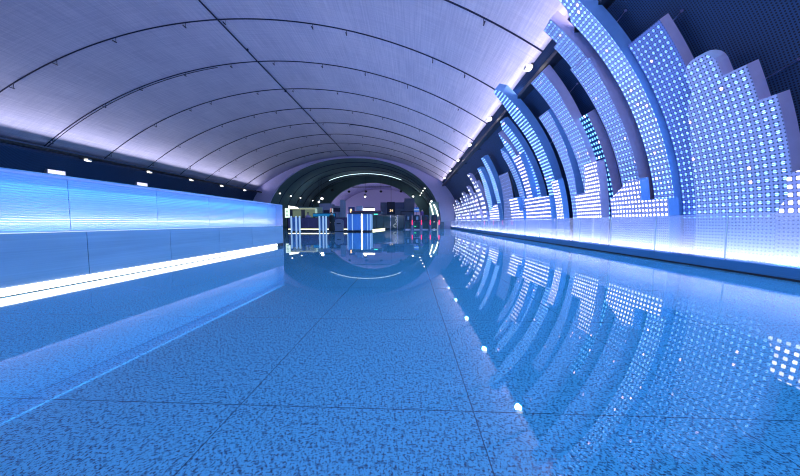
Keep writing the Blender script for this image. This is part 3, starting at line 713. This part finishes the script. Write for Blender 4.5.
# glazed booth
gz = thing('glazed_booth', 'grey-green glazed booth with white ring marks between kiosk and gates', 'booth', (-3., 34, 0))
dull = simple('grey_green_glass', (.06, .10, .12), .15)
for i in range(5):
    x = -5.2+i*.88; obj('glass_panel', B(x, x+.84, 33.4, 33.43, .15, 1.78), dull, gz); obj('frame', B(x-.03, x+.01, 33.36, 33.44, 0, 1.85), M['alu'] if i > 2 else M['dark'], gz)
obj('top_rail', B(-5.25, -.8, 33.35, 33.45, 1.8, 1.86), M['dark'], gz); obj('rear_body', B(-5.1, -1.0, 34.4, 34.8, 0, 1.7), simple('booth_body', (.08, .11, .16)), gz)
def ringm(bm, x, y, z, R, a0_, a1_, r=.025):
    tube(bm, [(x+R*cos(radians(a)), y, z+R*sin(radians(a))) for a in range(a0_, a1_+1, 20)], r, 5)
bm = bmesh.new(); ringm(bm, -1.98, 33.34, 1.42, .2, -90, 90); ringm(bm, -1.98, 33.34, .95, .16, -90, 90); ringm(bm, -1.98, 33.34, .5, .2, 40, 320)
obj('marks', bm, emis('ring_marks', (.7, .85, .9), .7), gz)
# stepped wall blocks at the right
tag(obj('partition_block', B(-5.7, -1.3, 49.5, 50.5, 0, 4.6), grey), 'wide lilac-grey wall block behind the numbered sign', 'wall block')
tag(obj('partition_block', B(-1.28, .62, 49.2, 50.4, 0, 5.3), grey), 'taller lilac-grey wall block right of the numbered sign', 'wall block')
tag(obj('partition_block', B(-8.6, -7.0, 49.5, 50.5, 0, 3.7), grey), 'low lilac-grey wall block behind the kiosk canopy', 'wall block')
s = thing('numbered_sign', 'square dark hanging sign with small orange numerals', 'sign', (-3.6, 47, 2.2))
obj('board', B(-4.25, -2.85, 47., 47.15, 2.3, 4.5), dgrey, s); obj('side_board', B(-2.85, -1.2, 47., 47.1, 3.3, 4.4), simple('slate_blue', (.10, .12, .26)), s)
def digits(name, txt, x, y, z, size, mat, parent):
    cu = bpy.data.curves.new(name, 'FONT'); cu.body = txt; cu.size = size; cu.extrude = .01; cu.align_x = 'CENTER'
    t = bpy.data.objects.new(name, cu); COL.objects.link(t)
    dg = bpy.context.evaluated_depsgraph_get(); me = bpy.data.meshes.new_from_object(t.evaluated_get(dg)); bpy.data.objects.remove(t)
    bm = bmesh.new(); bm.from_mesh(me); bmesh.ops.rotate(bm, verts=bm.verts, matrix=Matrix.Rotation(pi/2, 3, 'X')); bmesh.ops.translate(bm, verts=bm.verts, vec=(x, y, z)); return obj(name, bm, mat, parent)
digits('numerals', '24', -3.5, 46.97, 2.75, .62, emis('numeral_orange', (1., .72, .4), 1.8), s)
obj('hanger', B(-3.55, -3.5, 47.05, 47.1, 4.5, 10.6), M['hook'], s)
s = thing('door_portal', 'dark thin door frame on the grey wall, left of the gates', 'door frame', (-.9, 45, 0))
obj('lintel', B(-1.75, .5, 45, 45.15, 2.6, 2.75), M['dark'], s); obj('jamb', B(-1.75, -1.65, 45, 45.15, 0, 2.6), M['dark'], s); obj('jamb', B(.4, .5, 45, 45.15, 0, 2.6), M['dark'], s)
s = thing('wayfinding_sign', 'small blue sign standing above the gates', 'sign', (.75, 37, 0))
obj('board', B(.45, 1.1, 37, 37.06, 2.35, 2.95), emis('blue_board', (.05, .2, .9), .6), s); obj('band', B(.40, 1.15, 36.97, 37., 2.58, 2.7), emis('pale_band', (.5, .7, 1.), .7), s); obj('post', B(.75, .8, 37.02, 37.06, 0, 3.2), M['dark'], s)
# fare gates
gl = ['leftmost fare gate, beside the glazed booth', 'second fare gate from the left, under the blue sign', 'third fare gate, in front of the person in purple', 'rightmost fare gate, beside the slanted light frame']
gx = [(-.70, -.02), (.37, 1.10), (1.43, 2.18), (2.55, 3.24)]
red = emis('red_light', (1., .03, .12), 2.2); pst = emis('lilac_post', (.35, .35, .8), .35)
for (a, b_), lab, i in zip(gx, gl, range(4)):
    g = thing('fare_gate', lab, 'fare gate', ((a+b_)/2, 33, 0), 'row of fare gates')
    obj('dark_hood', B(a, b_, 32.9, 33.1, .98, 1.84, bev=.08), dgrey, g)
    obj('hood_window', B(a+.25, b_-.2, 32.87, 32.9, 1.2, 1.62), grey if i < 2 else simple('dark_red', (.12, .03, .05)), g)
    obj('flap', B(a+.05, b_-.05, 32.98, 33.02, .12, .95), dull, g)
    obj('kick_rail', B(a, b_, 32.96, 33.04, 0, .1), M['alu'], g)
    x = b_+.17
    obj('cabinet', B(x-.09, x+.09, 32.4, 34., 0, .98, bev=.03), simple('cabinet_lilac', (.25, .25, .45), .3, .4), g)
    obj('post', B(x-.055, x+.055, 32.4, 32.5, .98, 1.75), pst, g)
    obj('red_light', B(x-.05, x+.05, 32.36, 32.4, .62, 1.18), red, g)
    if i == 1: obj('green_light', B(x-.85, x-.65, 32.84, 32.87, .35, .45), emis('green_arrow', (.05, 1., .3), 1.2), g)
# slanted light frame
s = thing('slanted_lamp_board', 'pair of slanted greenish-white light strips on a grey-green board, right of the gates', 'lamp', (3.2, 36, 0))
gw = emis('greenish_white', (.88, 1., .85), 4.)
obj('board', B(2.45, 3.75, 36.35, 36.45, 0, 3.7, bev=.05), simple('board_greygreen', (.12, .17, .17)), s)
bm = bmesh.new(); tube(bm, [(2.55, 36.2, 3.5), (2.72, 36.2, 3.0), (2.86, 36.2, 2.5), (3.0, 36.2, 1.95)], .075, 6); obj('light_strip', bm, gw, s)
bm = bmesh.new(); tube(bm, [(3.05, 36.2, 3.3), (3.3, 36.2, 2.9), (3.5, 36.2, 2.4), (3.66, 36.2, 1.75)], .085, 6); obj('light_strip', bm, gw, s)
obj('foot_lamp', B(2.92, 3.05, 34.3, 34.4, .03, 1.), gw, s)
# handrail of the right exit
s = thing('side_railing', 'thin pale railing at the foot of the lilac end wall', 'railing', (5., 40, 0))
bm = T([(4.2, 40, 1.1), (6.0, 40, 1.1)], .04, 6); obj('top_bar', bm, M['alu'], s)
for x in (4.3, 5.2, 5.95): obj('post', T([(x, 40, 0), (x, 40, 1.1)], .03, 6), M['alu'], s)

# ------------------------------------------------------------------ people
skin = simple('skin', (.55, .36, .27), .6); hairm = simple('black_hair', (.01, .01, .015), .5)
def person(x, y, z0, h, top, legs, label, face=0., lean=0., coat=False):
    """continuous skinned body; materials by height, hair as a child"""
    k = h/1.75
    V_ = [(0, 0, .95), (0, 0, 1.12), (0, .01, 1.30), (0, 0, 1.46), (0, -.01, 1.53), (0, -.02, 1.62), (0, -.01, 1.72),
          (-.17, 0, 1.43), (-.23, .02, 1.16), (-.22, -.07, .92), (-.21, -.11, .83), (.17, 0, 1.43), (.23, .02, 1.16), (.22, -.07, .92), (.21, -.11, .83),
          (-.10, 0, .88), (-.11, -.02, .50), (-.12, .03, .10), (-.12, -.12, .04), (.10, 0, .88), (.11, -.02, .50), (.12, .03, .10), (.12, -.12, .04)]
    E_ = [(0, 1), (1, 2), (2, 3), (3, 4), (4, 5), (5, 6), (3, 7), (7, 8), (8, 9), (9, 10), (3, 11), (11, 12), (12, 13), (13, 14), (0, 15), (15, 16), (16, 17), (17, 18), (0, 19), (19, 20), (20, 21), (21, 22)]
    R_ = [.15, .135, .15, .10, .055, .09, .075, .07, .05, .038, .03, .07, .05, .038, .03, .09, .062, .042, .035, .09, .062, .042, .035]
    me = bpy.data.meshes.new('person'); me.from_pydata([(a*k, b_*k, c*k) for a, b_, c in V_], E_, []); me.update()
    o = bpy.data.objects.new('person', me); COL.objects.link(o)
    m = o.modifiers.new('s', 'SKIN'); me.skin_vertices[0]  # layer made by modifier below
    for i, r in enumerate(R_): me.skin_vertices[0].data[i].radius = (r*k*1.3, r*k*1.1)
    me.skin_vertices[0].data[0].use_root = True
    o.modifiers.new('d', 'SUBSURF').levels = 2
    dg = bpy.context.evaluated_depsgraph_get(); m2 = bpy.data.meshes.new_from_object(o.evaluated_get(dg)); bpy.data.objects.remove(o)
    m2.materials.clear()
    for mm in (skin, top, legs): m2.materials.append(mm)
    for f in m2.polygons:
        z = f.center.z/k; f.use_smooth = True
        f.material_index = 0 if z > 1.5 or (z < .88 and abs(f.center.x) > .17*k and z > .75) else (1 if z > .9 or abs(f.center.x) > .2*k else 2)
    o = bpy.data.objects.new('person', m2); COL.objects.link(o); o.location = (x, y, z0); o.rotation_euler = (0, lean, face)
    tag(o, label, 'person')
    bm = bmesh.new(); bmesh.ops.create_uvsphere(bm, u_segments=14, v_segments=10, radius=.105*k)
    bmesh.ops.scale(bm, verts=bm.verts, vec=(.95, 1.05, .85)); bmesh.ops.translate(bm, verts=bm.verts, vec=(0, .025*k, 1.71*k))
    hh = obj('hair', bm, hairm, None, True); hh.parent = o
    bm = bmesh.new(); tube(bm, [(0, -.085*k, 1.66*k), (0, -.115*k, 1.625*k)], [.008*k, .018*k], 6); nn = obj('nose', bm, skin); nn.parent = o
    if coat:
        bm = bmesh.new(); n = 16
        rings = [[bm.verts.new((rr*cos(2*pi*i/n)*k, rr*.8*sin(2*pi*i/n)*k, z*k)) for i in range(n)] for rr, z in ((.30, .12), (.27, .5), (.22, .95), (.21, 1.2), (.24, 1.4), (.12, 1.5))]
        for a_, b_ in zip(rings[:-1], rings[1:]):
            for i in range(n): bm.faces.new((a_[i], a_[(i+1) % n], b_[(i+1) % n], b_[i]))
        cc = obj('long_coat', bm, top, None, True); cc.parent = o
    bm = bmesh.new()
    for sx in (-.033, .033): box(bm, (sx-.012)*k, (sx+.012)*k, -.098*k, -.09*k, 1.655*k, 1.667*k)
    ee = obj('eyes', bm, hairm); ee.parent = o
    return o
blk = simple('black_cloth', (.008, .008, .012), .8)
try:
    person(-7.52, 24.95, 0, 1.86, blk, blk, 'person in a long black coat standing near the glass gate', .9, coat=True)
    person(-10.85, 27.6, .0, 1.92, simple('lilac_shirt', (.35, .25, .5)), blk, 'person in a lilac shirt behind the dark counter', .3)
    tag(obj('raised_landing', B(.2, 4.6, 37.2, 38.6, 0, .95), simple('landing_grey', (.15, .17, .25))), 'grey raised landing behind the fare gates', 'platform')
    person(1.55, 37.8, .95, 1.75, simple('purple_jacket', (.22, .06, .25)), blk, 'person in a dark purple jacket standing beyond the fare gates', -.4)
except Exception as ex:
    print('PERSON FAIL', ex); raise

# lights added to brighten the far vault; only one has a housing
fx = thing('added_far_lamp', 'long linear lamp added on the back of the far tunnel rib', 'lamp', (-9.3, 61, 0))
obj('housing', B(-14, -4.6, 61., 61.3, 8.9, 9.05), M['dark'], fx)
aim(area('added_far_light', (-9.3, 61.45, 9.0), (0, 0, 0), 9., .2, LW['far'], (.80, .74, 1.)), (0, .7, .3))
long_light('far_wash_left', -21., 62, 81, 1.4, .3, (.6, 0, 1), LW['far']*.8, (.80, .74, 1.))
long_light('far_wash_right', 2.4, 62, 81, 1.4, .3, (-.6, 0, 1), LW['far']*.8, (.80, .74, 1.))
# tunnel dim lamp light from the pendants
for x, y, z, e in ((-16.9, 49.7, 5.1, 120), (-10.2, 58.7, 6.3, 90), (.4, 57.7, 6.2, 80), (-9, 36, 5, 0)):
    if e:
        l = bpy.data.lights.new('pendant_light', 'POINT'); l.energy = e; l.color = (.7, .85, 1.); l.shadow_soft_size = .25
        o = bpy.data.objects.new('pendant_light', l); COL.objects.link(o); o.location = (x, y, z)

# ------------------------------------------------------------------ world, camera, view
w = bpy.data.worlds.new('World'); SC.world = w; w.use_nodes = True
w.node_tree.nodes['Background'].inputs[0].default_value = (.02, .04, .12, 1); w.node_tree.nodes['Background'].inputs[1].default_value = 1.
cam = bpy.data.cameras.new('Camera'); co = bpy.data.objects.new('Camera', cam); COL.objects.link(co)
co.location = (0, 0, .95); co.rotation_euler = (pi/2-.0603, 0, .0414)
cam.sensor_width = 36.; cam.lens = 265/800*36.; cam.clip_start = .05; cam.clip_end = 300
SC.camera = co
SC.view_settings.view_transform = 'Standard'; SC.view_settings.look = 'None'; SC.view_settings.gamma = 1.; SC.view_settings.use_curve_mapping = False
SC.view_settings.exposure = 0.
SC.cycles.filter_width = 1.1; SC.cycles.sample_clamp_indirect = 4.
